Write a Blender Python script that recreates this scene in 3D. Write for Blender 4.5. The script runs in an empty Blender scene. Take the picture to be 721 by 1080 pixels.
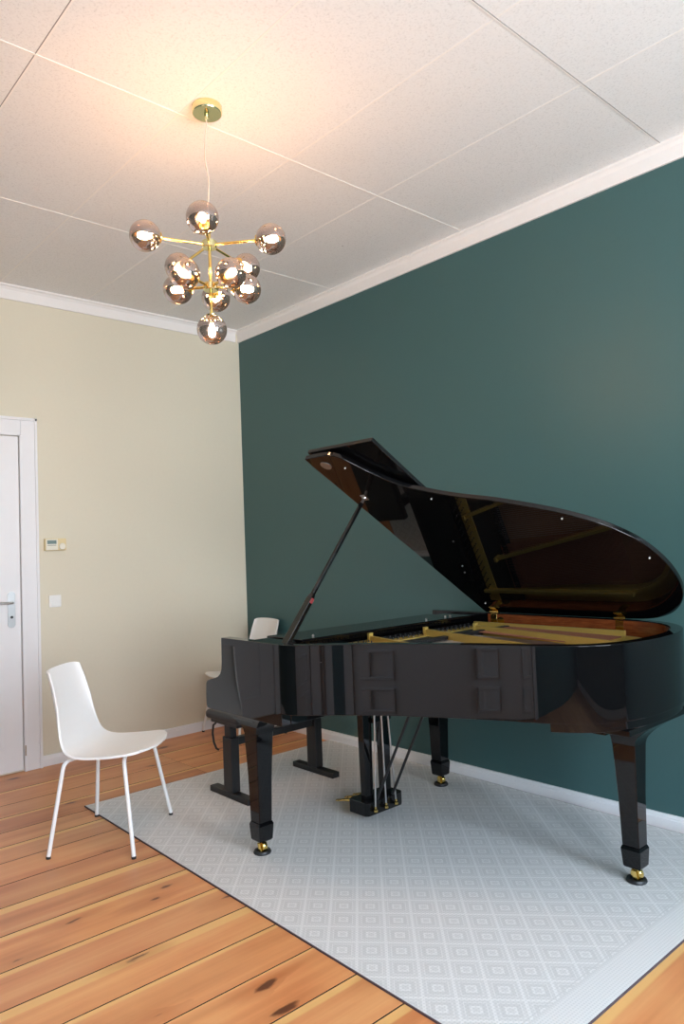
import bpy, bmesh, math, random
from mathutils import Vector, Matrix
random.seed(7)
PI = math.pi
S = bpy.context.scene
COL = S.collection

# ------------------------------------------------------------------ materials
def srgb(r, g, b):
    f = lambda c: (c/255/12.92) if c/255 <= .04045 else ((c/255+.055)/1.055)**2.4
    return (f(r), f(g), f(b), 1)

class N:
    def __init__(s, name):
        s.m = bpy.data.materials.new(name); s.m.use_nodes = True
        s.t = s.m.node_tree; s.b = s.t.nodes['Principled BSDF']; s.out = s.t.nodes['Material Output']
    def n(s, typ, **kw):
        x = s.t.nodes.new(typ)
        for k, v in kw.items():
            setattr(x, k, v)
        return x
    def l(s, a, b): s.t.links.new(a, b)
    def math(s, op, a, b=None, c=None, clamp=False):
        x = s.n('ShaderNodeMath', operation=op); x.use_clamp = clamp
        for i, v in enumerate((a, b, c)):
            if v is None: continue
            if isinstance(v, (int, float)): x.inputs[i].default_value = v
            else: s.l(v, x.inputs[i])
        return x.outputs[0]
    def mix(s, f, a, b, blend='MIX'):
        x = s.n('ShaderNodeMix', data_type='RGBA', blend_type=blend)
        for sock, v in ((x.inputs[0], f), (x.inputs[6], a), (x.inputs[7], b)):
            if isinstance(v, (int, float, tuple)): sock.default_value = v
            else: s.l(v, sock)
        return x.outputs[2]
    def coords(s, scale=(1, 1, 1)):
        c = s.n('ShaderNodeTexCoord'); mp = s.n('ShaderNodeMapping'); mp.inputs['Scale'].default_value = scale
        s.l(c.outputs['Object'], mp.inputs[0]); return mp.outputs[0]
    def noise(s, vec, scale, detail=3, rough=.5):
        x = s.n('ShaderNodeTexNoise'); x.inputs['Scale'].default_value = scale
        x.inputs['Detail'].default_value = detail; x.inputs['Roughness'].default_value = rough
        s.l(vec, x.inputs['Vector']); return x.outputs['Fac']
    def ramp(s, f, stops):
        x = s.n('ShaderNodeValToRGB'); s.l(f, x.inputs[0]); e = x.color_ramp.elements
        while len(e) < len(stops): e.new(.5)
        for i, (p, c) in enumerate(stops): e[i].position = p; e[i].color = c
        return x.outputs[0]
    def bump(s, h, strength, dist=.01):
        x = s.n('ShaderNodeBump'); x.inputs['Strength'].default_value = strength; x.inputs['Distance'].default_value = dist
        s.l(h, x.inputs['Height']); s.l(x.outputs[0], s.b.inputs['Normal'])
    def set(s, **kw):
        for k, v in kw.items(): s.b.inputs[k.replace('_', ' ')].default_value = v
        return s

def simple(name, col, rough=.5, metal=0, nscale=0, namt=.04, bump=0, **kw):
    m = N(name); m.set(Roughness=rough, Metallic=metal, **kw)
    if nscale:
        v = m.coords(); f = m.noise(v, nscale, 4)
        dark = tuple(c*(1-namt) for c in col[:3])+(1,); light = tuple(min(1, c*(1+namt)) for c in col[:3])+(1,)
        m.l(m.mix(f, dark, light), m.b.inputs['Base Color'])
        if bump: m.bump(f, bump, .002)
    else: m.b.inputs['Base Color'].default_value = col
    return m.m

M = {}
M['green'] = simple('green_paint', (.045, .113, .113, 1), .42, nscale=60, namt=.03, bump=.05)
M['cream'] = simple('cream_paint', (.72, .665, .53, 1), .7, nscale=50, namt=.02, bump=.05)
M['white_paint'] = simple('white_gloss_paint', (.82, .81, .82, 1), .35, nscale=20, namt=.015)
M['crown'] = simple('matt_white_plaster', (.86, .83, .81, 1), .7, nscale=30, namt=.02)
M['lacquer'] = simple('black_polyester_lacquer', (.0035, .0035, .004, 1), .02, nscale=4, namt=.1, Specular_IOR_Level=.4)
M['matt_black'] = simple('matt_black_metal', (.012, .012, .013, 1), .45, nscale=90, namt=.2)
M['leather'] = simple('black_leatherette', (.018, .018, .02, 1), .5, nscale=200, namt=.3, bump=.2)
M['rubber'] = simple('black_rubber', (.02, .02, .02, 1), .6, nscale=90, namt=.2)
M['felt'] = simple('dark_red_felt', (.2, .02, .02, 1), .9, nscale=300, namt=.3)
M['brass'] = simple('polished_brass', (.86, .62, .2, 1), .14, 1, nscale=30, namt=.05)
M['pale_brass'] = simple('pale_brass', (.83, .77, .42, 1), .13, 1, nscale=30, namt=.04)
M['steel'] = simple('brushed_steel', (.62, .62, .62, 1), .28, 1, nscale=200, namt=.06)
M['white_metal'] = simple('white_powder_coat', (.84, .83, .82, 1), .4, nscale=80, namt=.02)
M['chair_white'] = simple('white_moulded_shell', (.86, .84, .82, 1), .42, nscale=40, namt=.015)
M['plate_gold'] = simple('gold_bronze_paint', (.66, .47, .12, 1), .38, .5, nscale=120, namt=.08, bump=.05)
M['copper'] = simple('copper_wire', (.42, .17, .11, 1), .4, .6, nscale=120, namt=.1)
M['ivory'] = simple('white_key_plastic', (.8, .79, .74, 1), .2, nscale=10, namt=.01)
M['plastic'] = simple('ivory_plastic', (.78, .74, .62, 1), .4, nscale=30, namt=.02)
M['beige_plastic'] = simple('yellowed_plastic', (.74, .60, .33, 1), .4, nscale=30, namt=.03)
M['switch_white'] = simple('white_plastic', (.85, .84, .81, 1), .3, nscale=30, namt=.01)
M['lcd'] = simple('grey_lcd', (.20, .27, .25, 1), .2, nscale=90, namt=.1)
M['ink'] = simple('grey_print', (.15, .14, .12, 1), .6, nscale=90, namt=.1)
M['cord'] = simple('clear_cord', (.62, .52, .42, 1), .3, nscale=90, namt=.05)

# brown lacquered inner rim: fine vertical veneer figure
m = N('red_brown_veneer'); v = m.coords((3, 3, 30)); f = m.noise(v, 6, 5)
m.l(m.ramp(f, [(0.3, (.15, .034, .010, 1)), (.7, (.28, .072, .02, 1))]), m.b.inputs['Base Color']); m.set(Roughness=.2)
M['veneer'] = m.m
# spruce soundboard
m = N('spruce_board'); v = m.coords((2, 80, 2)); f = m.noise(v, 3, 4)
m.l(m.ramp(f, [(0.3, (.34, .16, .09, 1)), (.7, (.46, .23, .13, 1))]), m.b.inputs['Base Color']); m.set(Roughness=.35)
M['spruce'] = m.m

# ceiling boards with speckle
m = N('pressed_board'); v = m.coords()
f1 = m.noise(v, 110, 5, .75); f2 = m.noise(v, 1.4, 3)
vo = m.n('ShaderNodeTexVoronoi'); vo.inputs['Scale'].default_value = 7; m.l(v, vo.inputs['Vector'])
spot = m.math('LESS_THAN', vo.outputs['Distance'], .035)
wn = m.n('ShaderNodeTexWhiteNoise', noise_dimensions='3D'); m.l(vo.outputs['Position'], wn.inputs['Vector'])
spot = m.math('MULTIPLY', spot, m.math('GREATER_THAN', wn.outputs['Value'], .8))
c = m.ramp(f1, [(.3, (.68, .675, .67, 1)), (.48, (.86, .855, .85, 1)), (1, (.89, .885, .88, 1))])
c = m.mix(m.math('MULTIPLY', f2, .10), c, (.72, .71, .70, 1))
c = m.mix(m.math('MULTIPLY', spot, .6), c, (.2, .17, .15, 1))
m.l(c, m.b.inputs['Base Color']); m.set(Roughness=.8); m.bump(f1, .25, .002)
M['ceiling'] = m.m
M['seam'] = simple('seam_filler', (.90, .875, .84, 1), .7, nscale=60, namt=.03)
M['gap'] = simple('dark_gap', (.03, .018, .012, 1), .9, nscale=60, namt=.3)

# pine floor boards: attribute 'plank' = (random, sapwood width, position across)
m = N('pine_boards')
at = m.n('ShaderNodeAttribute', attribute_name='plank'); sp = m.n('ShaderNodeSeparateColor'); m.l(at.outputs['Color'], sp.inputs[0])
rnd, sap, acr = sp.outputs[0], sp.outputs[1], sp.outputs[2]
tc = m.n('ShaderNodeTexCoord')
off = m.n('ShaderNodeCombineXYZ'); m.l(m.math('MULTIPLY', rnd, 37.0), off.inputs[1]); m.l(m.math('MULTIPLY', rnd, 13.0), off.inputs[2])
va = m.n('ShaderNodeVectorMath', operation='ADD'); m.l(tc.outputs['Object'], va.inputs[0]); m.l(off.outputs[0], va.inputs[1])
mp = m.n('ShaderNodeMapping'); mp.inputs['Scale'].default_value = (14, .9, 1); m.l(va.outputs[0], mp.inputs[0])
mp2 = m.n('ShaderNodeMapping'); mp2.inputs['Scale'].default_value = (60, 2.2, 1); m.l(va.outputs[0], mp2.inputs[0])
broad = m.noise(mp.outputs[0], 1.0, 3); fine = m.noise(mp2.outputs[0], 1.6, 5, .6)
mid = m.noise(va.outputs[0], 2.3, 3)
c = m.ramp(broad, [(.25, (.48, .165, .062, 1)), (.5, (.68, .275, .118, 1)), (.75, (.78, .40, .18, 1))])
c = m.mix(m.math('MULTIPLY', fine, .45), c, (.44, .16, .055, 1))
c = m.mix(m.math('MULTIPLY', m.math('SUBTRACT', mid, .35, clamp=True), 1.5, clamp=True), c, (.70, .36, .15, 1))
tone = m.ramp(rnd, [(0, (.80, .72, .70, 1)), (.5, (1, 1, 1, 1)), (1, (1.12, 1.1, 1.0, 1))])
c = m.mix(1.0, c, tone, 'MULTIPLY')
# pale sapwood stripe along one board edge
wob = m.math('MULTIPLY', m.math('SUBTRACT', m.noise(mp.outputs[0], .35, 2), .5), .25)
edge = m.math('ADD', acr, wob)
sapf = m.math('MULTIPLY', m.math('SUBTRACT', sap, edge), 26.0, clamp=True)
c = m.mix(m.math('MULTIPLY', sapf, .85), c, (.80, .47, .17, 1))
# knots
mk = m.n('ShaderNodeMapping'); mk.inputs['Scale'].default_value = (9.5, 3.4, 1); m.l(va.outputs[0], mk.inputs[0])
dn = m.n('ShaderNodeTexNoise'); dn.inputs['Scale'].default_value = 2.2; dn.inputs['Detail'].default_value = 4; m.l(mk.outputs[0], dn.inputs['Vector'])
dv = m.n('ShaderNodeVectorMath', operation='MULTIPLY_ADD'); m.l(dn.outputs['Color'], dv.inputs[0]); dv.inputs[1].default_value = (.5, .5, 0); m.l(mk.outputs[0], dv.inputs[2])
vo = m.n('ShaderNodeTexVoronoi', voronoi_dimensions='2D'); vo.inputs['Scale'].default_value = .62; m.l(dv.outputs[0], vo.inputs['Vector'])
wn = m.n('ShaderNodeTexWhiteNoise', noise_dimensions='3D'); m.l(vo.outputs['Position'], wn.inputs['Vector'])
keep = m.math('GREATER_THAN', wn.outputs['Value'], .55)
size = m.math('MULTIPLY_ADD', wn.outputs['Value'], .24, -.12)
k1 = m.math('MULTIPLY', m.math('SUBTRACT', size, vo.outputs['Distance']), 22.0, clamp=True)
k1 = m.math('MULTIPLY', k1, keep)
halo = m.math('MULTIPLY', m.math('MULTIPLY', m.math('SUBTRACT', .36, vo.outputs['Distance']), 3.0, clamp=True), keep)
c = m.mix(m.math('MULTIPLY', halo, .5), c, (.42, .13, .04, 1))
c = m.mix(m.math('MULTIPLY', k1, .88), c, (.085, .028, .014, 1))
m.l(c, m.b.inputs['Base Color'])
m.l(m.math('MULTIPLY_ADD', fine, .16, .27), m.b.inputs['Roughness'])
m.set(Specular_IOR_Level=.45); m.bump(fine, .12, .002)
M['pine'] = m.m

# woven rug: concentric diamonds
m = N('woven_rug'); tc = m.n('ShaderNodeTexCoord'); sx = m.n('ShaderNodeSeparateXYZ'); m.l(tc.outputs['Object'], sx.inputs[0])
X, Y = sx.outputs[0], sx.outputs[1]
fu = m.math('ABSOLUTE', m.math('SUBTRACT', m.math('FRACT', m.math('MULTIPLY_ADD', X, 1/.1455, .38)), .5))
fv = m.math('ABSOLUTE', m.math('SUBTRACT', m.math('FRACT', m.math('MULTIPLY_ADD', Y, 1/.134, .11)), .5))
d = m.math('ADD', fu, fv); t = m.math('MINIMUM', d, m.math('SUBTRACT', 1.0, d))      # 0 centre .. .5 border
rings = m.ramp(t, [(p_, (v_, v_, v_, 1)) for p_, v_ in ((0, .65), (.09, .65), (.12, .97), (.165, .97), (.195, .5), (.30, .52), (.33, .95), (.36, .62), (.435, .62), (.465, 1))])
rings.node.color_ramp.interpolation = 'LINEAR'
rib = m.math('MULTIPLY_ADD', m.math('SINE', m.math('MULTIPLY', Y, 2*PI/.0105)), .5, .5)
rib2 = m.math('MULTIPLY_ADD', m.math('SINE', m.math('MULTIPLY', X, 2*PI/.0105)), .5, .5)
weave = m.math('MULTIPLY', rib, rib2)
nz = m.noise(tc.outputs['Object'], 260, 3)
inner = m.math('MULTIPLY', m.math('LESS_THAN', X, 2.70), m.math('MULTIPLY', m.math('GREATER_THAN', X, .02), m.math('GREATER_THAN', Y, .006)))
pat = m.mix(inner, (.86, .86, .86, 1), rings)
bl1 = m.math('LESS_THAN', m.math('ABSOLUTE', m.math('SUBTRACT', X, 2.705)), .0035)
bl2 = m.math('LESS_THAN', m.math('ABSOLUTE', m.math('SUBTRACT', X, 2.690)), .0025)
pat = m.mix(m.math('MULTIPLY', m.math('ADD', bl1, bl2), .8), pat, (.55, .55, .55, 1))
c = m.mix(pat, (.46, .445, .42, 1), (.77, .75, .725, 1))
c = m.mix(m.math('MULTIPLY', weave, .55), c, (.46, .455, .45, 1))
c = m.mix(m.math('MULTIPLY', nz, .25), c, (.55, .54, .53, 1))
m.l(c, m.b.inputs['Base Color']); m.set(Roughness=.85, Specular_IOR_Level=.25)
m.bump(m.math('MULTIPLY_ADD', weave, -.5, pat), .35, .003)
M['rug'] = m.m
M['rug_edge'] = simple('rug_binding', (.09, .06, .07, 1), .9, nscale=200, namt=.2)

# smoked mirrored glass: thin shell
m = N('smoked_mirror_glass'); g = m.n('ShaderNodeBsdfGlossy'); g.inputs['Roughness'].default_value = .01; g.inputs['Color'].default_value = (.90, .86, .84, 1)
tr = m.n('ShaderNodeBsdfTransparent'); tr.inputs['Color'].default_value = (.58, .47, .42, 1)
lw = m.n('ShaderNodeLayerWeight'); lw.inputs['Blend'].default_value = .35
fac = m.math('MULTIPLY_ADD', lw.outputs['Facing'], .40, .30)
mx = m.n('ShaderNodeMixShader'); m.l(fac, mx.inputs[0]); m.l(tr.outputs[0], mx.inputs[1]); m.l(g.outputs[0], mx.inputs[2]); m.l(mx.outputs[0], m.out.inputs[0])
M['globe'] = m.m
m = N('lit_bulb'); m.b.inputs['Emission Color'].default_value = (1, .66, .36, 1); m.b.inputs['Emission Strength'].default_value = 150
m.b.inputs['Base Color'].default_value = (.9, .8, .7, 1); M['bulb'] = m.m
m = N('window_glass'); g = m.n('ShaderNodeBsdfGlossy'); g.inputs['Roughness'].default_value = 0
tr = m.n('ShaderNodeBsdfTransparent'); mx = m.n('ShaderNodeMixShader'); mx.inputs[0].default_value = .06
m.l(tr.outputs[0], mx.inputs[1]); m.l(g.outputs[0], mx.inputs[2]); m.l(mx.outputs[0], m.out.inputs[0]); M['glass'] = m.m

# ------------------------------------------------------------------ geometry helpers
def bm_new(): return bmesh.new()
def box(bm, x0, x1, y0, y1, z0, z1, mat=None):
    vs = [bm.verts.new((x, y, z)) for x in (x0, x1) for y in (y0, y1) for z in (z0, z1)]
    if mat is not None:
        for v_ in vs: v_.co = mat @ v_.co
    for f in ((0, 1, 3, 2), (4, 6, 7, 5), (0, 4, 5, 1), (2, 3, 7, 6), (0, 2, 6, 4), (1, 5, 7, 3)): bm.faces.new([vs[i] for i in f])
    return vs
def prism(bm, pts, fn, h0, h1):
    """pts 2-D outline; fn(a,b,h) -> 3-D"""
    lo = [bm.verts.new(fn(a, b, h0)) for a, b in pts]; hi = [bm.verts.new(fn(a, b, h1)) for a, b in pts]
    n = len(pts); bm.faces.new(lo[::-1]); bm.faces.new(hi)
    for i in range(n): bm.faces.new((lo[i], lo[(i+1) % n], hi[(i+1) % n], hi[i]))
def loft(bm, rings, closed=True, caps=True):
    R = [[bm.verts.new(p) for p in r] for r in rings]
    n = len(R[0])
    for a, b in zip(R[:-1], R[1:]):
        for i in range(n if closed else n-1): bm.faces.new((a[i], a[(i+1) % n], b[(i+1) % n], b[i]))
    if caps and closed: bm.faces.new(R[0][::-1]); bm.faces.new(R[-1])
    return R
def sqring(cx, cy, z, hx, hy, ch=0.0):
    if ch == 0: return [(cx-hx, cy-hy, z), (cx+hx, cy-hy, z), (cx+hx, cy+hy, z), (cx-hx, cy+hy, z)]
    c_ = ch
    return [(cx-hx+c_, cy-hy, z), (cx+hx-c_, cy-hy, z), (cx+hx, cy-hy+c_, z), (cx+hx, cy+hy-c_, z), (cx+hx-c_, cy+hy, z), (cx-hx+c_, cy+hy, z), (cx-hx, cy+hy-c_, z), (cx-hx, cy-hy+c_, z)]
def tube(bm, pts, r, seg=12):
    pts = [Vector(p) for p in pts]; rings = []; up = None
    for i, p in enumerate(pts):
        d = (pts[min(i+1, len(pts)-1)]-pts[max(i-1, 0)]).normalized()
        if up is None: up = Vector((0, 0, 1)) if abs(d.z) < .9 else Vector((1, 0, 0))
        a = d.cross(up).normalized(); b = a.cross(d).normalized(); up = b
        rr = r[i] if isinstance(r, (list, tuple)) else r
        rings.append([p+a*math.cos(t)*rr+b*math.sin(t)*rr for t in [2*PI*k/seg for k in range(seg)]])
    loft(bm, rings)
def lathe(bm, prof, c=(0, 0, 0), seg=32, axis=None):
    q = Matrix.Identity(3) if axis is None else Vector((0, 0, 1)).rotation_difference(Vector(axis)).to_matrix()
    c = Vector(c)
    rings = [[c+q @ Vector((r*math.cos(t), r*math.sin(t), z)) for t in [2*PI*k/seg for k in range(seg)]] for r, z in prof]
    loft(bm, rings)
def sphere(bm, c, r, seg=32, sq=1.0):
    bmesh.ops.create_uvsphere(bm, u_segments=seg, v_segments=seg//2, radius=r, matrix=Matrix.Translation(c) @ Matrix.Diagonal((1, 1, sq, 1)))
def catmull(pts, n=8, closed=False):
    out = []; P = [Vector(p) for p in pts]; L = len(P)
    rng = range(L) if closed else range(L-1)
    g = (lambda i: P[i % L]) if closed else (lambda i: P[max(0, min(L-1, i))])
    for i in rng:
        a, b, c, d = g(i-1), g(i), g(i+1), g(i+2)
        for k in range(n):
            t = k/n
            out.append(.5*((2*b)+(c-a)*t+(2*a-5*b+4*c-d)*t*t+(3*b-a-3*c+d)*t**3))
    if not closed: out.append(P[-1])
    return out
def bend(a, b, c, r=.04, n=6):
    """points of a rounded corner a-b-c"""
    a, b, c = map(Vector, (a, b, c)); p = b+(a-b).normalized()*r; q = b+(c-b).normalized()*r
    return [((1-t)**2*p+2*t*(1-t)*b+t*t*q) for t in [i/n for i in range(n+1)]]

ORG = {}
def obj(name, bm, mat, parent=None, smooth=None, bevel=0, seg=2, solid=0):
    bmesh.ops.recalc_face_normals(bm, faces=bm.faces)
    me = bpy.data.meshes.new(name); o_ = ORG.get(parent.name, Vector()) if parent else Vector()
    if o_.length: bmesh.ops.translate(bm, verts=bm.verts, vec=-o_)
    bm.to_mesh(me); bm.free(); me.materials.append(M[mat] if isinstance(mat, str) else mat)
    if smooth is not None:
        me.shade_smooth(); me.set_sharp_from_angle(angle=math.radians(smooth))
    o = bpy.data.objects.new(name, me); COL.objects.link(o)
    if parent: o.parent = parent; ORG[o.name] = o_
    if solid:
        s_ = o.modifiers.new('Solidify', 'SOLIDIFY'); s_.thickness = solid; s_.offset = 0
    if bevel:
        b_ = o.modifiers.new('Bevel', 'BEVEL'); b_.width = bevel; b_.segments = seg; b_.limit_method = 'ANGLE'; b_.angle_limit = math.radians(40)
        if smooth is None: me.shade_smooth(); me.set_sharp_from_angle(angle=math.radians(40))
        b_.harden_normals = True
    return o
def thing(name, label, cat, loc=(0, 0, 0), rz=0, group=None, world=True):
    o = bpy.data.objects.new(name, None); COL.objects.link(o); o.location = loc; o.rotation_euler = (0, 0, rz)
    o.empty_display_size = .1; o['label'] = label; o['category'] = cat
    if group: o['group'] = group
    if world: ORG[o.name] = Vector(loc)
    return o
def tag(o, label, cat, group=None):
    o['label'] = label; o['category'] = cat
    if group: o['group'] = group
    return o
def struct(o): o['kind'] = 'structure'; return o

# ------------------------------------------------------------------ room
RX, RY, H = 6.6, -3.97, 3.152
# floor of long pine boards running along Y
seams = [-.02, .35, .60, .80, 1.02, 1.21, 1.40, 1.633, 1.84, 2.066, 2.308, 2.525, 2.713, 2.926, 3.146, 3.354]
while seams[-1] < RX: seams.append(seams[-1]+random.choice([.2, .21, .22, .235]))
seams[0] = 0; seams[-1] = RX
bm = bm_new(); lay = bm.loops.layers.float_color.new('plank')
rnds = [.3, .55, .35, .2, .6, .45, .7, .3, .45, .5, .62, .75, .9, .7, .8, .5]
saps = [0, .1, 0, .15, 0, .2, .0, .0, .24, .16, .13, .22, .14, .04, .16, .2]
for i, (a, b) in enumerate(zip(seams[:-1], seams[1:])):
    g = .0026
    r0 = rnds[i] if i < len(rnds) else random.uniform(.1, .5); sp_ = saps[i] if i < len(saps) else random.choice([0, .08, .12])
    cuts = [RY, 0]
    if i < 4: cuts = [RY, -.985, 0]
    elif i > 8: cuts = [RY, -random.uniform(3.0, 3.6), 0] if i % 2 else [RY, 0]
    for j, (c0, c1) in enumerate(zip(cuts[:-1], cuts[1:])):
        rr = r0 if j == 0 else min(1, r0+.38)
        vs = [bm.verts.new(p) for p in ((a+g, c0, 0), (b-g, c0, 0), (b-g, c1-.0015, 0), (a+g, c1-.0015, 0), (a+g, c0, -.01), (b-g, c0, -.01), (b-g, c1-.0015, -.01), (a+g, c1-.0015, -.01))]
        for idx in ((0, 1, 2, 3), (0, 4, 5, 1), (1, 5, 6, 2), (2, 6, 7, 3), (3, 7, 4, 0)):
            f = bm.faces.new([vs[k] for k in idx]); f.material_index = 0 if idx == (0, 1, 2, 3) else 1
            for lp in f.loops:
                ac = 0 if lp.vert.co.x < (a+b)/2 else 1
                lp[lay] = (rr, sp_, ac, 1)
me = bpy.data.meshes.new('floor'); bmesh.ops.recalc_face_normals(bm, faces=bm.faces)
bm.to_mesh(me); bm.free(); me.materials.append(M['pine']); me.materials.append(M['gap'])
fl = bpy.data.objects.new('floor', me); COL.objects.link(fl); struct(fl)
bm = bm_new(); box(bm, 0, RX, RY, 0, -.06, -.0045); obj('board_gap', bm, 'gap', fl)

T = .16
bm = bm_new(); box(bm, -T, RX+T, 0, T, -.06, H+.1); struct(obj('wall_back', bm, 'green'))
bm = bm_new(); box(bm, -T, 0, RY-T, 0, -.06, H+.1); struct(obj('wall_left', bm, 'cream'))
bm = bm_new(); box(bm, 0, RX+T, RY-T, RY, -.06, H+.1); struct(obj('wall_front', bm, 'green'))
wins = [(-1.95, -.65), (-3.75, -2.45)]; WZ0, WZ1 = .75, 2.75
bm = bm_new()
for y0, y1 in ((RY, wins[1][0]), (wins[1][1], wins[0][0]), (wins[0][1], 0)): box(bm, RX, RX+T, y0, y1, -.06, H+.1)
for y0, y1 in wins: box(bm, RX, RX+T, y0, y1, -.06, WZ0); box(bm, RX, RX+T, y0, y1, WZ1, H+.1)
struct(obj('wall_right', bm, 'green'))
for k, (y0, y1) in enumerate(wins):
    bm = bm_new(); x0, x1 = RX+.04, RX+.10
    for a, b in ((y0, y0+.07), (y1-.07, y1), ((y0+y1)/2-.05, (y0+y1)/2+.05)): box(bm, x0, x1, a, b, WZ0, WZ1)
    for a, b in ((WZ0, WZ0+.08), (WZ1-.07, WZ1), (2.1, 2.17)): box(bm, x0+.002, x1-.002, y0, y1, a, b)
    w = obj('window_%d' % (k+1), bm, 'white_paint'); struct(w)
    bm = bm_new(); box(bm, RX+.06, RX+.066, y0+.05, y1-.05, WZ0+.05, WZ1-.05); obj('pane', bm, 'glass', w)
    bm = bm_new(); box(bm, RX-.12, RX+.04, y0-.05, y1+.05, WZ0-.035, WZ0); obj('window_sill', bm, 'white_paint', w)
    L = bpy.data.lights.new('daylight_portal', 'AREA'); L.shape = 'RECTANGLE'; L.size = y1-y0; L.size_y = WZ1-WZ0
    L.cycles.is_portal = True
    lo = bpy.data.objects.new('daylight_portal', L); COL.objects.link(lo); lo.location = (RX+.12, (y0+y1)/2, (WZ0+WZ1)/2)
    lo.rotation_euler = (PI/2, 0, PI/2)
# ceiling: board panels with filled seams
cx = [1.197+1.155*k for k in range(-1, 6)]; cy = [-.14-.5725*k for k in range(0, 8)]
bm = bm_new(); box(bm, -T, RX+T, RY-T, T, H, H+.1); ce = obj('ceiling', bm, 'ceiling'); struct(ce)
bm = bm_new()
for x in cx:
    if .05 < x < RX-.05:
        w = .0045 if x < 3 else .003
        box(bm, x-w, x+w, RY, 0, H-.0015, H+.01)
for k in range(1, 8):
    y = -.717-.5725*(k-1)
    if y > RY+.05: box(bm, 0, RX, y-.004, y+.004, H-.0011, H+.01)
obj('seam', bm, 'seam', ce)
bm = bm_new()
x = cx[3] if abs(cx[3]-3.5) < .2 else 3.507
box(bm, 3.5105, 3.5135, RY, 0, H-.0013, H+.01); box(bm, 0, RX, -2.4405, -2.4375, H-.0013, H+.01)
obj('open_joint', bm, simple('joint_shade', (.30, .28, .27, 1), .9, nscale=60, namt=.1), ce)
# crown strips
CR = [(0, 3.057), (.012, 3.057), (.014, 3.12), (.024, 3.135), (.036, 3.142), (.036, H), (0, H)]
def strip_x(nm, ywall, sgn, x0, x1, prof, mat):
    bm = bm_new(); prism(bm, prof, lambda a, b, h: (h, ywall+sgn*a, b), x0, x1); return struct(obj(nm, bm, mat))
def strip_y(nm, xwall, sgn, y0, y1, prof, mat):
    bm = bm_new(); prism(bm, prof, lambda a, b, h: (xwall+sgn*a, h, b), y0, y1); return struct(obj(nm, bm, mat))
strip_x('trim_1', 0, -1, 0, RX, CR, 'crown'); strip_y('trim_2', 0, 1, RY, -.0363, CR, 'crown')
strip_x('trim_3', RY, 1, .037, RX, CR, 'crown'); strip_y('trim_4', RX, -1, RY+.037, -.037, CR, 'crown')
BB = [(0, 0), (.018, 0), (.018, .046), (.015, .050), (.015, .056), (.010, .066), (0, .067)]
strip_x('baseboard_back', 0, -1, 0, RX, BB, 'white_paint')
strip_y('baseboard_left', 0, 1, -1.645, -.019, BB, 'white_paint')
strip_y('baseboard_corner', 0, 1, RY+.019, -3.505, BB, 'white_paint')
strip_x('baseboard_front', RY, 1, .019, 3.17, BB, 'white_paint')
strip_y('baseboard_right', RX, -1, RY, -.019, BB, 'white_paint')

# ---- door on the left wall
def panel_frame(bm, fn, a0, a1, b0, b1, d0, d1, w=.02):
    """raised moulding ring around a panel; fn(a,b,depth)"""
    for p, q in (((a0, b0), (a1, b0+w)), ((a0, b1-w), (a1, b1)), ((a0, b0+w), (a0+w, b1-w)), ((a1-w, b0+w), (a1, b1-w))):
        vs = [bm.verts.new(fn(a, b, h)) for a in (p[0], q[0]) for b in (p[1], q[1]) for h in (d0, d1)]
        for f in ((0, 1, 3, 2), (4, 6, 7, 5), (0, 4, 5, 1), (2, 3, 7, 6), (0, 2, 6, 4), (1, 5, 7, 3)): bm.faces.new([vs[i] for i in f])
fnL = lambda a, b, h: (h, a, b)
bm = bm_new()
box(bm, .001, .030, -1.748, -1.647, 0, 2.262); box(bm, .001, .030, -3.50, -3.40, 0, 2.262); box(bm, .001, .030, -3.3999, -1.7481, 2.162, 2.262)
box(bm, .001, .040, -1.662, -1.645, 0, 2.277); box(bm, .001, .040, -3.502, -3.486, 0, 2.277); box(bm, .001, .040, -3.502, -1.645, 2.258, 2.277)
box(bm, .001, .034, -1.757, -1.742, 0, 2.170); box(bm, .001, .034, -3.405, -3.391, 0, 2.170); box(bm, .001, .034, -3.405, -1.742, 2.156, 2.172)
d1 = thing('door_1', 'white panelled room door in a moulded white frame', 'door', (0, -2.24, 0)); del d1['label']; del d1['category']; struct(d1)
obj('door_frame', bm, 'white_paint', d1, bevel=.003)
for a1 in (-1.761, -2.578):  # second leaf is unseen, added for the pale reflection in the piano cheek
    a0 = a1-.810
    bm = bm_new(); box(bm, .001, .016, a0, a1, .012, 2.152)
    for b0, b1 in ((.16, .82), (1.26, 2.03)): panel_frame(bm, fnL, a0+.12, a1-.12, b0, b1, .0155, .021, .018)
    obj('door_leaf', bm, 'white_paint', d1, bevel=.002)
bm = bm_new()
pl = []
for t in [i*PI/10 for i in range(11)]: pl.append((-1.82+.023*math.cos(t), 1.125+.023*math.sin(t)))
for t in [PI+i*PI/10 for i in range(11)]: pl.append((-1.82+.023*math.cos(t), .940+.023*math.sin(t)))
prism(bm, pl, fnL, .0162, .024); hp = obj('handle_plate', bm, 'steel', d1, smooth=40)
bm = bm_new(); tube(bm, [(.02, -1.82, 1.078), (.055, -1.82, 1.078)]+bend((.03, -1.82, 1.078), (.062, -1.82, 1.078), (.062, -1.9, 1.08), .015)+[(.062, -1.95, 1.082)], .008); obj('lever', bm, 'steel', d1, smooth=40)
bm = bm_new(); lathe(bm, [(.006, 0), (.009, .0), (.009, .003), (.001, .003)], (.024, -1.82, .985), 16, (1, 0, 0)); obj('keyhole', bm, 'matt_black', d1)
bm = bm_new(); box(bm, .001, .0345, -1.7545, -1.747, .10, .165); obj('worn_patch', bm, simple('bare_wood', (.35, .26, .17, 1), .7, nscale=60, namt=.2), d1)

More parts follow.
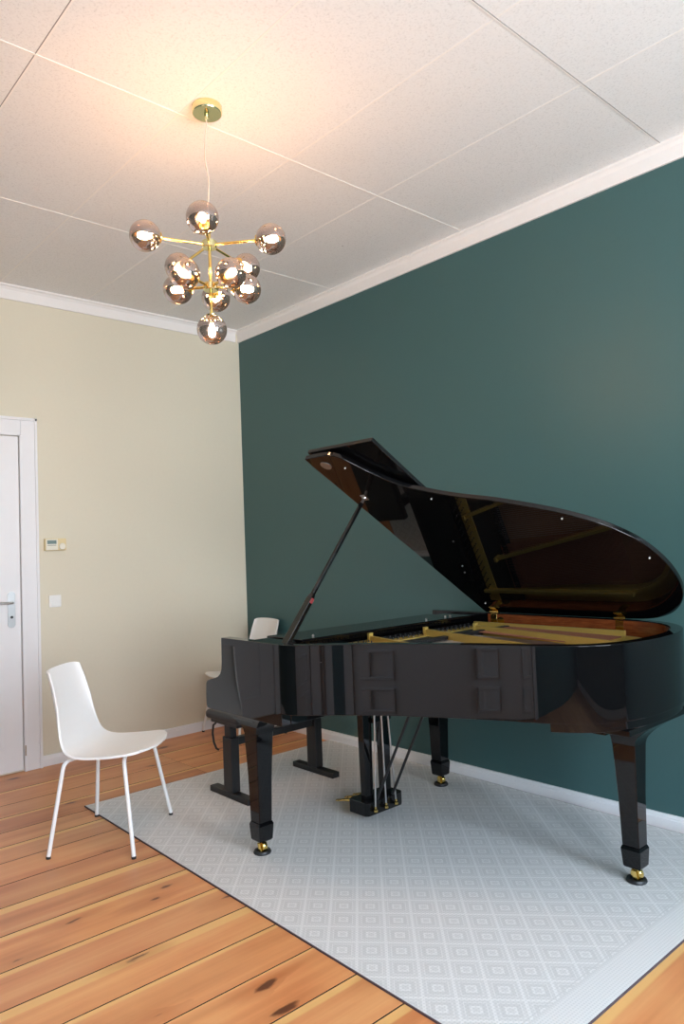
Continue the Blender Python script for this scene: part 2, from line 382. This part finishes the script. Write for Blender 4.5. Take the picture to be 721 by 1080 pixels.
# ---- double door in the wall behind the camera
fnF = lambda a, b, h: (a, RY+h, b)
d2 = thing('door_2', 'x', 'x', (3.9, RY, 0)); del d2['label']; del d2['category']; struct(d2)
DX0, DX1 = 3.30, 4.10
bm = bm_new(); box(bm, DX0-.12, DX0, RY+.001, RY+.04, 0, 2.42); box(bm, DX1, DX1+.12, RY+.001, RY+.04, 0, 2.42); box(bm, DX0, DX1, RY+.001, RY+.04, 2.30, 2.42)
obj('door_frame', bm, 'white_paint', d2, bevel=.004)
bm = bm_new(); box(bm, DX0+.004, DX1-.004, RY+.001, RY+.02, .01, 2.296)
w = (DX1-DX0-.30)/3
for b0, b1 in ((.06, .25), (.31, .54), (.64, 1.34), (1.44, 2.20)):
    for k in range(3): panel_frame(bm, fnF, DX0+.06+k*(w+.09), DX0+.06+k*(w+.09)+w, b0, b1, .0195, .03, .022)
obj('door_leaf', bm, 'white_paint', d2, bevel=.003)

# ---- thermostat and switch on the cream wall
t = thing('thermostat', 'small ivory wall thermostat with grey display and round dial beside the door frame', 'thermostat', (0, -1.53, 1.44))
bm = bm_new(); box(bm, 0, .027, -1.603, -1.462, 1.402, 1.482); obj('housing', bm, 'beige_plastic', t, bevel=.004)
bm = bm_new(); box(bm, .027, .030, -1.598, -1.520, 1.406, 1.478); obj('cover', bm, 'plastic', t, bevel=.001)
bm = bm_new(); box(bm, .0295, .032, -1.590, -1.530, 1.446, 1.470); obj('display', bm, 'lcd', t)
bm = bm_new(); lathe(bm, [(.022, 0), (.022, .004), (.019, .007), (.0, .007)], (.027, -1.491, 1.428), 24, (1, 0, 0)); obj('dial', bm, 'plastic', t, smooth=40)
bm = bm_new()
box(bm, .0295, .0312, -1.589, -1.532, 1.435, 1.438)
obj('print_mark', bm, 'ink', t)
t = thing('light_switch', 'square white rocker light switch on the cream wall below the thermostat', 'switch', (0, -1.537, 1.065))
bm = bm_new(); box(bm, 0, .010, -1.577, -1.497, 1.025, 1.105); obj('cover_plate', bm, 'switch_white', t, bevel=.004)
bm = bm_new(); v_ = box(bm, .009, .013, -1.566, -1.508, 1.036, 1.094); v_[4].co.x += .004; v_[6].co.x += .004; obj('rocker', bm, 'switch_white', t, bevel=.001)

# ------------------------------------------------------------------ rug
rx0, ry0 = .965, -1.757
rg = thing('rug', 'large pale grey flat woven rug with concentric diamonds under the grand piano', 'rug', (rx0, ry0, 0), math.radians(-.6), world=False)
bm = bm_new(); box(bm, 0.004, 2.816, .004, 1.747, .001, .007); obj('woven_field', bm, 'rug', rg)
bm = bm_new(); box(bm, 0, 2.82, 0, .0045, .0005, .0062); box(bm, 0, 2.82, 1.7465, 1.751, .0005, .0062); box(bm, 0, .0045, .0046, 1.7464, .0005, .0062); box(bm, 2.8155, 2.82, .0046, 1.7464, .0005, .0062)
obj('edge_binding', bm, 'rug_edge', rg)
RZ = .007

# ------------------------------------------------------------------ grand piano
pn = thing('grand_piano', 'glossy black grand piano with propped open lid standing before the green wall', 'piano', (2.8, -.84, RZ))
ctrl = [(2.53, -1.58), (2.60, -1.558), (2.69, -1.485), (2.79, -1.403), (2.92, -1.313), (3.08, -1.222), (3.26, -1.133), (3.43, -1.058), (3.55, -.972), (3.62, -.86), (3.65, -.74), (3.66, -.6), (3.645, -.45), (3.60, -.31), (3.52, -.2), (3.42, -.135), (3.30, -.105), (3.1, -.1)]
pre = [(2.38, -1.58)]; post = [(2.9, -.1)]
cr = catmull([Vector((*p, 0)) for p in pre+ctrl+post], 8)[8:-8]
OUT = [(p.x, p.y) for p in cr]
def offset(path, d):
    res = []
    for i, p in enumerate(path):
        a = Vector(path[max(0, i-1)]); b = Vector(path[min(len(path)-1, i+1)]); t_ = (b-a).normalized()
        n_ = Vector((-t_.y, t_.x)); res.append((p[0]+n_.x*d, p[1]+n_.y*d))
    return res
ZT, ZB = .966, .688
def wall_band(bm, path, d0, d1, z0, z1, tail=None):
    a, b = offset(path, d0), offset(path, d1)
    rings = [[(p[0], p[1], z0), (p[0], p[1], z1), (q[0], q[1], z1), (q[0], q[1], z0)] for p, q in zip(a, b)]
    loft(bm, rings)
bm = bm_new()
full = OUT+[(2.8, -.1), (2.5, -.1)]
full[-3] = (3.1, -.1)
wall_band(bm, full, 0, .048, ZB, ZT)
rim = obj('rim', bm, 'lacquer', pn, smooth=35, bevel=.003)
# cheeks (arms) at both ends of the keyboard
ck = [(2.53, .9659), (2.100, .9659), (2.098, .86), (2.094, .825), (2.082, .803), (2.060, .788), (2.03, .779), (1.995, .770), (1.972, .762), (1.962, .748), (1.958, .70), (1.960, .650), (1.968, .640), (1.985, .637), (2.53, .637)]
for y0, y1 in ((-1.58, -1.532), (-.148, -.1)):
    bm = bm_new(); prism(bm, ck, lambda a, b, h: (a, h, b), y0, y1); obj('cheek', bm, 'lacquer', pn, smooth=30, bevel=.003)
# inner rim veneer, plate, soundboard
bm = bm_new(); wall_band(bm, full, .0485, .054, .845, ZT-.004); obj('inner_rim', bm, 'veneer', pn, smooth=35)
inn = offset(full, .055)
bm = bm_new(); sb = [p for p in inn]+[(2.5, -1.52)]
prism(bm, sb, lambda a, b, h: (a, b, h), .842, .850); obj('soundboard', bm, 'spruce', pn)
bm = bm_new()
wall_band(bm, [p for p in offset(full, .056)], 0, .075, .853, .884)
wall_band(bm, [p for p in offset(full, .110)], 0, .020, .8845, .902)
prism(bm, [(2.47, -1.525), (2.535, -1.525), (2.535, -.156), (2.47, -.156)], lambda a, b, h: (a, b, h), .853, .905)
box(bm, 2.385, 2.4695, -1.525, -.90, .853, .9045)
def bar(bm, a, b, w, z0, z1):
    a, b = Vector(a), Vector(b); d_ = (b-a).normalized(); n_ = Vector((-d_.y, d_.x))*w/2
    prism(bm, [tuple(a-n_), tuple(b-n_), tuple(b+n_), tuple(a+n_)], lambda x, y, h: (x, y, h), z0, z1)
bar(bm, (2.62, -.42), (3.50, -.615), .016, .885, .934)
bar(bm, (2.51, -.67), (3.34, -.885), .016, .885, .934)
bar(bm, (2.44, -.98), (3.04, -1.13), .016, .885, .930)
bar(bm, (2.46, -.22), (3.3, -.215), .016, .885, .925)
for x, y in ((2.62, -.42), (2.51, -.67), (2.44, -.98)): box(bm, x-.007, x+.007, y-.012, y+.012, .885, .944)
obj('iron_plate', bm, 'plate_gold', pn, bevel=.003)
bm = bm_new(); box(bm, 2.36, 2.469, -.899, -.156, .853, .903); prism(bm, [(2.536, -1.515), (2.60, -1.47), (2.68, -1.39), (2.68, -.156), (2.536, -.156)], lambda a, b, h: (a, b, h), .853, .901); obj('pin_block', bm, 'leather', pn)
bm = bm_new()
for i in range(34):
    y = -.24-.018*i/1.0*.42; tube(bm, [(2.66, y, .912), (3.32, y*.72-.12-.1*i/34, .906)], .0028, 6)
o = obj('bass_strings', bm, 'copper', pn); o['kind'] = 'stuff'
bm = bm_new()
for i in range(90):
    y = -.52-.0106*i; xe = 3.30-.62*((i/90)**.9)
    tube(bm, [(2.66, y, .900), (xe, y-.03, .898)], .0009, 4)
o = obj('treble_strings', bm, 'steel', pn); o['kind'] = 'stuff'
bm = bm_new()
for i in range(110):
    y = -.2-.0118*i
    if y < -1.5: break
    for q in range(2): lathe(bm, [(.003, 0), (.003, .009)], (2.43+.05*q+.012*(i % 3), y+.003*q, .905), 6)
o = obj('tuning_pins', bm, 'matt_black', pn); o['kind'] = 'stuff'
bm = bm_new()
for i in range(66):
    y = -.25-.0145*i
    if y < -1.28: break
    box(bm, 2.67, 2.70, y-.005, y+.005, .902, .918)
o = obj('dampers', bm, 'matt_black', pn); o['kind'] = 'stuff'
# front: key bed, key slip, keys, fallboard, rails, music desk
bm = bm_new(); box(bm, 1.99, 2.529, -1.531, -.149, .637, .688); obj('key_bed', bm, 'lacquer', pn, bevel=.003)
bm = bm_new(); box(bm, 1.970, 1.9885, -1.531, -.149, .642, .716); obj('key_slip', bm, 'lacquer', pn, bevel=.003)
for y0, y1 in ((-1.530, -1.470), (-.210, -.150)):
    bm = bm_new(); box(bm, 1.9905, 2.16, y0, y1, .689, .745); obj('key_block', bm, 'lacquer', pn, bevel=.004)
wk = (1.468-.212)/52
bm = bm_new()
for i in range(52): box(bm, 1.995, 2.155, -1.468+wk*i+.0006, -1.468+wk*(i+1)-.0006, .700, .722)
o = obj('white_keys', bm, 'ivory', pn, bevel=.001); 
bm = bm_new()
for i in range(51):
    if i % 7 in (1, 4): continue
    y = -.212-wk*(i+1)
    box(bm, 2.050, 2.155, y-.005, y+.005, .722, .734)
obj('black_keys', bm, 'lacquer', pn, bevel=.001)
bm = bm_new(); prism(bm, [(2.156, .700), (2.175, .700), (2.215, .925), (2.215, .948), (2.195, .950), (2.190, .93)], lambda a, b, h: (a, h, b), -1.530, -.150); obj('fallboard', bm, 'lacquer', pn, bevel=.003)
bm = bm_new(); box(bm, 2.217, 2.37, -1.530, -.150, .918, .946); obj('action_cover', bm, 'lacquer', pn, bevel=.002)
bm = bm_new(); box(bm, 2.20, 2.455, -1.40, -.30, .949, .961); obj('music_desk', bm, 'lacquer', pn, bevel=.003)
bm = bm_new(); box(bm, 2.235, 2.44, -1.52, -1.42, .947, .957); obj('desk_rail', bm, 'lacquer', pn, bevel=.002)
bm = bm_new(); box(bm, 2.235, 2.44, -.285, -.16, .947, .957); obj('desk_rail', bm, 'lacquer', pn, bevel=.002)
bm = bm_new()
for y in (-.36, -.40, -.55, -1.30):
    bm = bm_new(); lathe(bm, [(.005, 0), (.006, .005), (.003, .009), (.0, .0095)], (2.41, y, .961), 12); obj('desk_screw', bm, 'steel', pn, smooth=40)
# underside
bm = bm_new(); ui = offset(full, .05); prism(bm, [p for p in ui]+[(2.5, -1.53)], lambda a, b, h: (a, b, h), .80, .84); 
for a, b in (((2.53, -.45), (3.5, -.55)), ((2.53, -.85), (3.4, -.75)), ((2.53, -1.2), (3.15, -.95))): bar(bm, a, b, .07, .70, .80)
obj('back_frame', bm, 'matt_black', pn)
# bottom rail plate beneath the tail
tail = [p for p in OUT if p[0] > 3.43]
bm = bm_new(); ti = offset(tail, .010); prism(bm, ti, lambda a, b, h: (a, b, h), .656, .690); obj('tail_block', bm, 'lacquer', pn, bevel=.003)
# legs -------------------------------------------------
def leg(cx_, cy_, top, bracket, s0=.047, s1=.0345):
    bm = bm_new()
    z = [.070, .152]
    rings = [sqring(cx_, cy_, .150, s1, s1, .003), sqring(cx_, cy_, .34, s1+.004, s1+.004, .003), sqring(cx_, cy_, .47, s0-.003, s0-.003, .003), sqring(cx_, cy_, .54, s0, s0, .003)]
    loft(bm, rings); lg = obj('leg', bm, 'lacquer', pn, smooth=30)
    # bracket: concave flare along the given axes
    bm = bm_new(); rg_ = []
    for i in range(9):
        t = i/8; zz = .5405+(top-.5405)*t; e = t**1.9
        xm, xp, ym, yp = [s0+b_*e for b_ in bracket]
        rg_.append([(cx_-xm, cy_-ym, zz), (cx_+xp, cy_-ym, zz), (cx_+xp, cy_+yp, zz), (cx_-xm, cy_+yp, zz)])
    loft(bm, rg_); obj('leg_bracket', bm, 'lacquer', lg, smooth=35)
    bm = bm_new(); loft(bm, [sqring(cx_, cy_, .066, s1-.003, s1-.003, .003), sqring(cx_, cy_, .072, s1+.001, s1+.001, .003), sqring(cx_, cy_, .136, s1+.0055, s1+.0055, .003), sqring(cx_, cy_, .147, s1+.001, s1+.001, .003)])
    obj('leg_cuff', bm, 'lacquer', lg, smooth=25)
    cs = bm_new()
    lathe(cs, [(.016, .068), (.016, .060), (.010, .056), (.010, .044), (.0, .044)], (cx_, cy_, 0), 16)
    for sy in (-1, 1):
        prism(cs, [(cx_-.012, .052), (cx_+.008, .052), (cx_+.014, .022), (cx_+.006, .016), (cx_-.004, .022)], lambda a, b, h: (a, h, b), cy_+sy*.016-.0025, cy_+sy*.016+.0025)
    obj('caster', cs, 'brass', lg, smooth=35)
    cs = bm_new(); lathe(cs, [(.006, -.011), (.021, -.011), (.0245, -.006), (.0245, .006), (.021, .011), (.006, .011)], (cx_+.004, cy_, RZ+.031), 24, (0, 1, 0)); obj('wheel', cs, 'brass', lg, smooth=35)
    cs = bm_new(); lathe(cs, [(.0, .0012), (.038, .0012), (.040, .006), (.036, .014), (.026, .014), (.024, .006), (.0, .006)], (cx_, cy_, RZ), 28); obj('caster_cup', cs, 'matt_black', lg, smooth=35)
leg(2.185, -1.452, .6365, (.16, .115, .05, .03))
leg(2.185, -.235, .6365, (.14, .11, .03, .05))
leg(3.490, -.606, .6315, (.02, .085, .04, .14))
bm = bm_new(); box(bm, 3.395, 3.50, -.80, -.655, .606, .632); box(bm, 3.37, 3.625, -.86, -.36, .632, .6558); obj('leg_block', bm, 'lacquer', pn, bevel=.003)
# pedal lyre -------------------------------------------
bm = bm_new(); prism(bm, [(2.165, -.895), (2.175, -.915), (2.285, -.915), (2.30, -.90), (2.30, -.675), (2.285, -.655), (2.175, -.655), (2.165, -.675)], lambda a, b, h: (a, b, h), .040, .105)
ly = obj('pedal_box', bm, 'lacquer', pn, bevel=.004)
for y in (-.853, -.727):
    bm = bm_new(); loft(bm, [[(x_+dx, y+dy*w_, z_) for dx, dy in ((-.02, -1), (.02, -1), (.02, 1), (-.02, 1))] for x_, w_, z_ in ((2.24, .024, .105), (2.24, .026, .2), (2.24, .031, .45), (2.24, .034, .6368))])
    obj('lyre_post', bm, 'lacquer', pn, bevel=.004)
bm = bm_new(); box(bm, 2.222, 2.275, -.83, -.70, .47, .495); obj('lyre_crossbar', bm, 'lacquer', pn, bevel=.003)
for yb, yt in ((-.868, -.835), (-.795, -.795), (-.725, -.757)):
    bm = bm_new(); tube(bm, [(2.312, yb, .075), (2.300, yt, .637)], .0045, 10); rd = obj('pedal_rod', bm, 'steel', pn, smooth=60)
    bm = bm_new(); lathe(bm, [(.004, .058), (.011, .060), (.011, .070), (.006, .074), (.006, .084), (.002, .085)], (2.312, yb, 0), 14); obj('rod_end', bm, 'brass', rd, smooth=40)
for y in (-.85, -.79, -.73):
    bm = bm_new(); rr = []
    for x_, w_, z_, h_ in ((2.17, .010, .066, .008), (2.10, .010, .064, .008), (2.065, .016, .058, .007), (2.04, .023, .051, .006), (2.02, .021, .046, .005), (2.008, .010, .044, .004)):
        rr.append([(x_, y+w_*math.cos(a), z_+h_*math.sin(a)) for a in [2*PI*k/14 for k in range(14)]])
    loft(bm, rr); obj('pedal', bm, 'brass', pn, smooth=60)
for y in (-.845, -.735):
    bm = bm_new(); tube(bm, [(2.30, y, .11), (2.62, y, .70)], .007, 8); obj('lyre_brace', bm, 'matt_black', pn, smooth=60)
# lid --------------------------------------------------
TH = math.radians(32); HY, HZ = -.125, .972
cs_, sn_ = math.cos(TH), math.sin(TH)
def lidp(u, v, h): return (u, HY-v*cs_+h*sn_, HZ+v*sn_+h*cs_)
LO = [(2.457, 1.448), (2.56, 1.449), (2.615, 1.443), (2.662, 1.415), (2.695, 1.357), (2.735, 1.283), (2.816, 1.181), (2.925, 1.114), (3.04, 1.060), (3.18, 1.012), (3.373, .919), (3.505, .828), (3.575, .752), (3.628, .655), (3.657, .51), (3.648, .345), (3.600, .20), (3.520, .085), (3.43, .02), (3.34, -.006), (3.24, -.012)]
lo = catmull([Vector((*p, 0)) for p in LO], 6); LID = [(p.x, p.y) for p in lo]+[(2.457, -.012)]
bm = bm_new(); prism(bm, LID, lidp, 0, .022); lid = obj('lid', bm, 'lacquer', pn, smooth=35, bevel=.004, seg=3)
bm = bm_new(); prism(bm, [(2.459, 1.449), (2.862, 1.449), (2.862, .0), (2.459, .0)], lidp, .033, .052); obj('front_lid', bm, 'lacquer', pn, bevel=.003)
for v0 in (.15, .72, 1.30):
    bm = bm_new(); prism(bm, [(2.449, v0), (2.457, v0), (2.457, v0+.1), (2.449, v0+.1)], lidp, .004, .050); obj('flap_hinge', bm, 'matt_black', pn)
for (u, v) in ((2.63, 1.35), (2.90, 1.07), (3.40, .86), (3.61, .55), (2.53, .10)):
    c_ = lidp(u, v, -.002); bm = bm_new(); lathe(bm, [(.003, -.003), (.004, 0), (.003, .002)], c_, 10, (0, sn_, cs_)); obj('rubber_buffer', bm, 'ivory', lid, smooth=50)
bm = bm_new(); lathe(bm, [(.026, -.003), (.026, .0005), (.016, .0005), (.016, -.003)], lidp(2.54, 1.385, 0), 24, (0, sn_, cs_)); lathe(bm, [(.010, -.003), (.010, .0005)], lidp(2.54, 1.385, 0), 16, (0, sn_, cs_)); obj('lock_plate', bm, 'steel', lid, smooth=40)
bm = bm_new(); prism(bm, [(2.535, 1.11), (2.562, 1.11), (2.562, 1.15), (2.535, 1.15)], lidp, -.004, -.0003); lathe(bm, [(.010, -.010), (.012, -.002)], lidp(2.548, 1.13, 0), 12, (0, sn_, cs_)); obj('prop_socket', bm, 'steel', lid, bevel=.002)
# prop stick
A = Vector((2.485, -1.512, .955)); B = Vector(lidp(2.548, 1.13, -.006)); D = (B-A); Dn = D.normalized()
def stick(bm, a, b, w0, w1, t0, t1, n=2):
    s_ = Vector((1, 0, 0)).cross(Dn).normalized(); q_ = s_.cross(Dn).normalized(); rr = []
    for p_, w_, t_ in ((a, w0, t0), (b, w1, t1)): rr.append([p_+q_*w_+s_*t_, p_-q_*w_+s_*t_, p_-q_*w_-s_*t_, p_+q_*w_-s_*t_])
    loft(bm, rr)
bm = bm_new(); stick(bm, A, A+D*.30, .020, .018, .010, .009); stick(bm, A+D*.30, A+D*.33, .018, .0095, .009, .007); stick(bm, A+D*.33, A+D*.965, .0095, .0085, .007, .007)
pr = obj('lid_prop', bm, 'lacquer', pn, bevel=.002)
bm = bm_new(); stick(bm, A+D*.96, B, .005, .004, .005, .004); obj('prop_tip', bm, 'steel', pr)
bm = bm_new(); stick(bm, A+D*.27, A+D*.30, .0195, .0190, .0075, .0075); obj('prop_felt', bm, 'felt', pr)
bm = bm_new(); tube(bm, [A+Vector((-.022, 0, .0)), A+Vector((.022, 0, .0))], .006, 10); box(bm, 2.465, 2.505, -1.530, -1.495, .925, .945); obj('prop_pivot', bm, 'brass', pr)
# lid hinges on the spine
for x in (2.54, 3.245):
    bm = bm_new(); box(bm, x-.020, x+.020, -.1565, -.1545, .905, .962); box(bm, x-.020, x+.020, -.1565, -.128, .9665, .9715)
    tube(bm, [(x-.028, -.150, .973), (x+.028, -.150, .973)], .006, 10)
    prism(bm, [(x-.020, .005), (x+.020, .005), (x+.020, .055), (x-.020, .055)], lidp, -.004, -.0002)
    obj('lid_hinge', bm, 'brass', pn, bevel=.001)
bm = bm_new(); lathe(bm, [(.0, 0), (.021, 0), (.021, .002), (.0, .002)], (2.585, -.1575, .928), 24, (0, 1, 0)); obj('medallion', bm, 'brass', pn, smooth=40)

# ------------------------------------------------------------------ piano bench
bn = thing('piano_bench', 'black adjustable piano bench on two flat T-shaped feet, beneath the keyboard end', 'bench', (1.463, -.84, RZ))
bm = bm_new(); rg_ = []
box(bm, 1.305, 1.625, -1.20, -.48, .425, .472); obj('seat', bm, 'leather', bn, bevel=.018, seg=4)
bm = bm_new(); box(bm, 1.335, 1.595, -1.18, -.50, .405, .4245); obj('seat_frame', bm, 'matt_black', bn, bevel=.003)
for y in (-1.135, -.543):
    bm = bm_new(); box(bm, 1.275, 1.650, y-.027, y+.027, RZ, RZ+.032); ft = obj('foot_bar', bm, 'matt_black', bn, bevel=.004)
    bm = bm_new(); box(bm, 1.42, 1.505, y-.027, y+.027, RZ+.0325, .335); box(bm, 1.432, 1.492, y-.021, y+.021, .335, .4045); obj('column', bm, 'matt_black', bn, bevel=.005)
bm = bm_new(); box(bm, 1.44, 1.485, -1.107, -.571, .285, .325); obj('cross_beam', bm, 'matt_black', bn, bevel=.004)
bm = bm_new(); tube(bm, [(1.37, -1.17, .40), (1.345, -1.17, .385), (1.335, -1.17, .34), (1.345, -1.17, .29), (1.37, -1.17, .26), (1.385, -1.165, .255)], .006, 10); obj('height_lever', bm, 'matt_black', bn, smooth=60)

# ------------------------------------------------------------------ chairs
def make_chair(label, loc, rz, lift=None):
    t = thing('shell_chair', label, 'chair', loc, rz, 'white moulded shell chairs', world=False)      # faces local +X
    prof = [(-.262, .824, .158), (-.238, .740, .166), (-.212, .640, .178), (-.185, .555, .192), (-.160, .492, .204), (-.135, .457, .212), (-.098, .436, .218), (-.04, .428, .223), (.06, .431, .226), (.12, .436, .223), (.175, .442, .212), (.212, .445, .182), (.238, .443, .125), (.246, .440, .07)]
    P = catmull([Vector(p) for p in prof], 5)
    bm = bm_new(); rows = []; n = 18
    for i, p in enumerate(P):
        s_ = i/(len(P)-1); row = []
        back = max(0, min(1, (p.y-.45)/.2))
        for k in range(n+1):
            a = -1+2*k/n; w = p.z*math.sin(a*PI/2)/1.0
            q = abs(a)**2.2
            row.append(bm.verts.new((p.x+back*.034*q+(.0 if s_ < .8 else -.02*q*(s_-.8)/.2), w, p.y+(1-back)*(.004*q)+(.0 if back < 1 else -.012*q*max(0, (p.y-.74)/.08)))))
        rows.append(row)
    for a, b in zip(rows[:-1], rows[1:]):
        for k in range(n): bm.faces.new((a[k], a[k+1], b[k+1], b[k]))
    sh = obj('seat_shell', bm, 'chair_white', t, smooth=80, solid=.011)
    b_ = sh.modifiers.new('Bevel', 'BEVEL'); b_.width = .003; b_.segments = 2; b_.limit_method = 'ANGLE'; b_.angle_limit = math.radians(50)
    bm = bm_new(); box(bm, -.12, .11, -.12, .12, .405, .421); obj('under_plate', bm, 'matt_black', t, bevel=.003)
    for sx in (-1, 1):
        for sy in (-1, 1):
            a = (sx*.095, sy*.06, .409); b = (sx*.150 if sx < 0 else .135, sy*.188, .409); lz = .0072 if lift == (sx, sy) else 0; c = (sx*.198, sy*.256, .010+lz)
            bm = bm_new(); tube(bm, [a]+bend(a, b, c, .035)+[c], .0095, 14); lg = obj('leg', bm, 'white_metal', t, smooth=60)
            bm = bm_new(); lathe(bm, [(.006, .0), (.0105, .0), (.0105, .010), (.004, .0105)], (c[0], c[1], lz), 14); obj('glide', bm, 'rubber', lg, smooth=40)
    return t
make_chair('white moulded shell chair standing alone in front of the white door', (1.476, -1.822, .0), math.radians(43), (1, 1))
make_chair('white moulded shell chair in the far corner, mostly hidden behind the piano', (.31, -.275, .0), math.radians(-92))

# ------------------------------------------------------------------ chandelier
CX, CY = 2.463, -1.806
ch = thing('chandelier', 'brass chandelier with eleven lit smoked mirror glass globes hanging from the ceiling', 'chandelier', (CX, CY, H))
bm = bm_new(); lathe(bm, [(0, H-.0005), (.058, H-.0005), (.060, H-.004), (.060, H-.030), (.057, H-.034), (.0, H-.034)], (CX+.005, CY+.005, 0), 40); obj('canopy', bm, 'pale_brass', ch, smooth=40)
bm = bm_new(); lathe(bm, [(.010, H-.034), (.010, H-.044), (.006, H-.058), (.002, H-.060)], (CX+.003, CY+.003, 0), 16); obj('cord_grip', bm, 'pale_brass', ch, smooth=40)
bm = bm_new(); pts = catmull([Vector(p) for p in ((CX+.003, CY+.003, H-.056), (CX-.001, CY-.003, 3.02), (CX-.004, CY-.006, 2.93), (CX+.003, CY+.004, 2.85), (CX+.001, CY+.001, 2.76), (CX, CY, 2.70), (CX, CY, 2.645))], 6)
tube(bm, pts, .0028, 8); obj('cord', bm, 'cord', ch, smooth=60)
bm = bm_new(); tube(bm, [(CX, CY, 2.65), (CX, CY, 2.27)], .0062, 12); obj('stem', bm, 'brass', ch, smooth=60)
rdir = Vector((.534, .845, 0)); fdir = Vector((-.845, .534, 0))
def hub(z, r=.030, h=.030):
    bm = bm_new(); lathe(bm, [(.0, z-h/2), (r-.003, z-h/2), (r, z-h/2+.003), (r, z+h/2-.003), (r-.003, z+h/2), (0, z+h/2)], (CX, CY, 0), 28); obj('hub', bm, 'pale_brass', ch, smooth=35)
hub(2.580); hub(2.408)
RG = .0595
def globe(c, d):
    """globe centred at c; d = unit vector from globe towards its arm"""
    c = Vector(c); d = Vector(d).normalized(); bm = bm_new(); sphere(bm, c, RG, 40); g = obj('glass_globe', bm, 'globe', ch, smooth=180)
    bm = bm_new(); lathe(bm, [(.0, .0), (.020, .0), (.021, .006), (.012, .010), (.0, .010)], c+d*(RG-.006), 20, d); lathe(bm, [(0, 0), (.010, 0), (.010, .026), (0, .026)], c+d*(RG-.034), 14, d); obj('globe_cap', bm, 'brass', g, smooth=40)
    bm = bm_new(); q = Vector((0, 0, 1)).rotation_difference(d)
    lathe(bm, [(.002, -.030), (.010, -.026), (.0145, -.012), (.0135, .002), (.008, .016), (.006, .024)], c, 14, d); obj('bulb', bm, 'bulb', g, smooth=60)
def spoke(z0, zr, R, deg):
    a = math.radians(deg); d_ = rdir*math.cos(a)+fdir*math.sin(a); hubc = Vector((CX, CY, z0)); c = Vector((CX, CY, zr))+d_*R
    e = (c-hubc).normalized(); bm = bm_new(); tube(bm, [hubc+e*.026, c-e*(RG+.002)], .0055, 12); obj('arm', bm, 'brass', ch, smooth=60)
    globe(c, -e)
for dg in (265, 339, 53, 121, 199): spoke(2.580, 2.572, .256, dg)
for dg, R in ((14, .148), (82, .146), (156, .143), (229, .148), (301, .150)): spoke(2.408, 2.416, R, dg)
globe((CX, CY, 2.235), (0, 0, 1))

# ------------------------------------------------------------------ world and camera
w = bpy.data.worlds.new('world'); S.world = w; w.use_nodes = True
bg = w.node_tree.nodes['Background']
tcw = w.node_tree.nodes.new('ShaderNodeTexCoord'); sw = w.node_tree.nodes.new('ShaderNodeSeparateXYZ'); rw = w.node_tree.nodes.new('ShaderNodeValToRGB')
w.node_tree.links.new(tcw.outputs['Generated'], sw.inputs[0]); w.node_tree.links.new(sw.outputs[2], rw.inputs[0])
e = rw.color_ramp.elements; e[0].position = .0; e[0].color = (.80, .86, .92, 1); e[1].position = .6; e[1].color = (.58, .77, 1, 1)
w.node_tree.links.new(rw.outputs[0], bg.inputs[0]); bg.inputs[1].default_value = 13.0

q = [4.908204761213929, -3.3506864668621508, 0.83746402925853, 0.04835472702519971, -0.03901890309771781, 764.7913671574825]
yaw, pitch, roll, foc = q[2:6]
fw = Vector((-math.sin(yaw)*math.cos(pitch), math.cos(yaw)*math.cos(pitch), math.sin(pitch)))
r0 = Vector((math.cos(yaw), math.sin(yaw), 0)); u0 = r0.cross(fw)
r = math.cos(roll)*r0+math.sin(roll)*u0; u = -math.sin(roll)*r0+math.cos(roll)*u0
cam = bpy.data.cameras.new('camera'); co = bpy.data.objects.new('camera', cam); COL.objects.link(co)
co.matrix_world = Matrix(((r.x, u.x, -fw.x, q[0]), (r.y, u.y, -fw.y, q[1]), (r.z, u.z, -fw.z, 1.35), (0, 0, 0, 1)))
cam.sensor_fit = 'HORIZONTAL'; cam.sensor_width = 36; cam.lens = foc/721*36; cam.clip_start = .05
S.camera = co
S.view_settings.view_transform = 'Standard'; S.view_settings.look = 'None'; S.view_settings.gamma = 1; S.view_settings.use_curve_mapping = False
S.view_settings.exposure = 1.15
S.cycles.max_bounces = 10; S.cycles.diffuse_bounces = 6; S.cycles.glossy_bounces = 6; S.cycles.transparent_max_bounces = 12
S.cycles.sample_clamp_indirect = 4.0
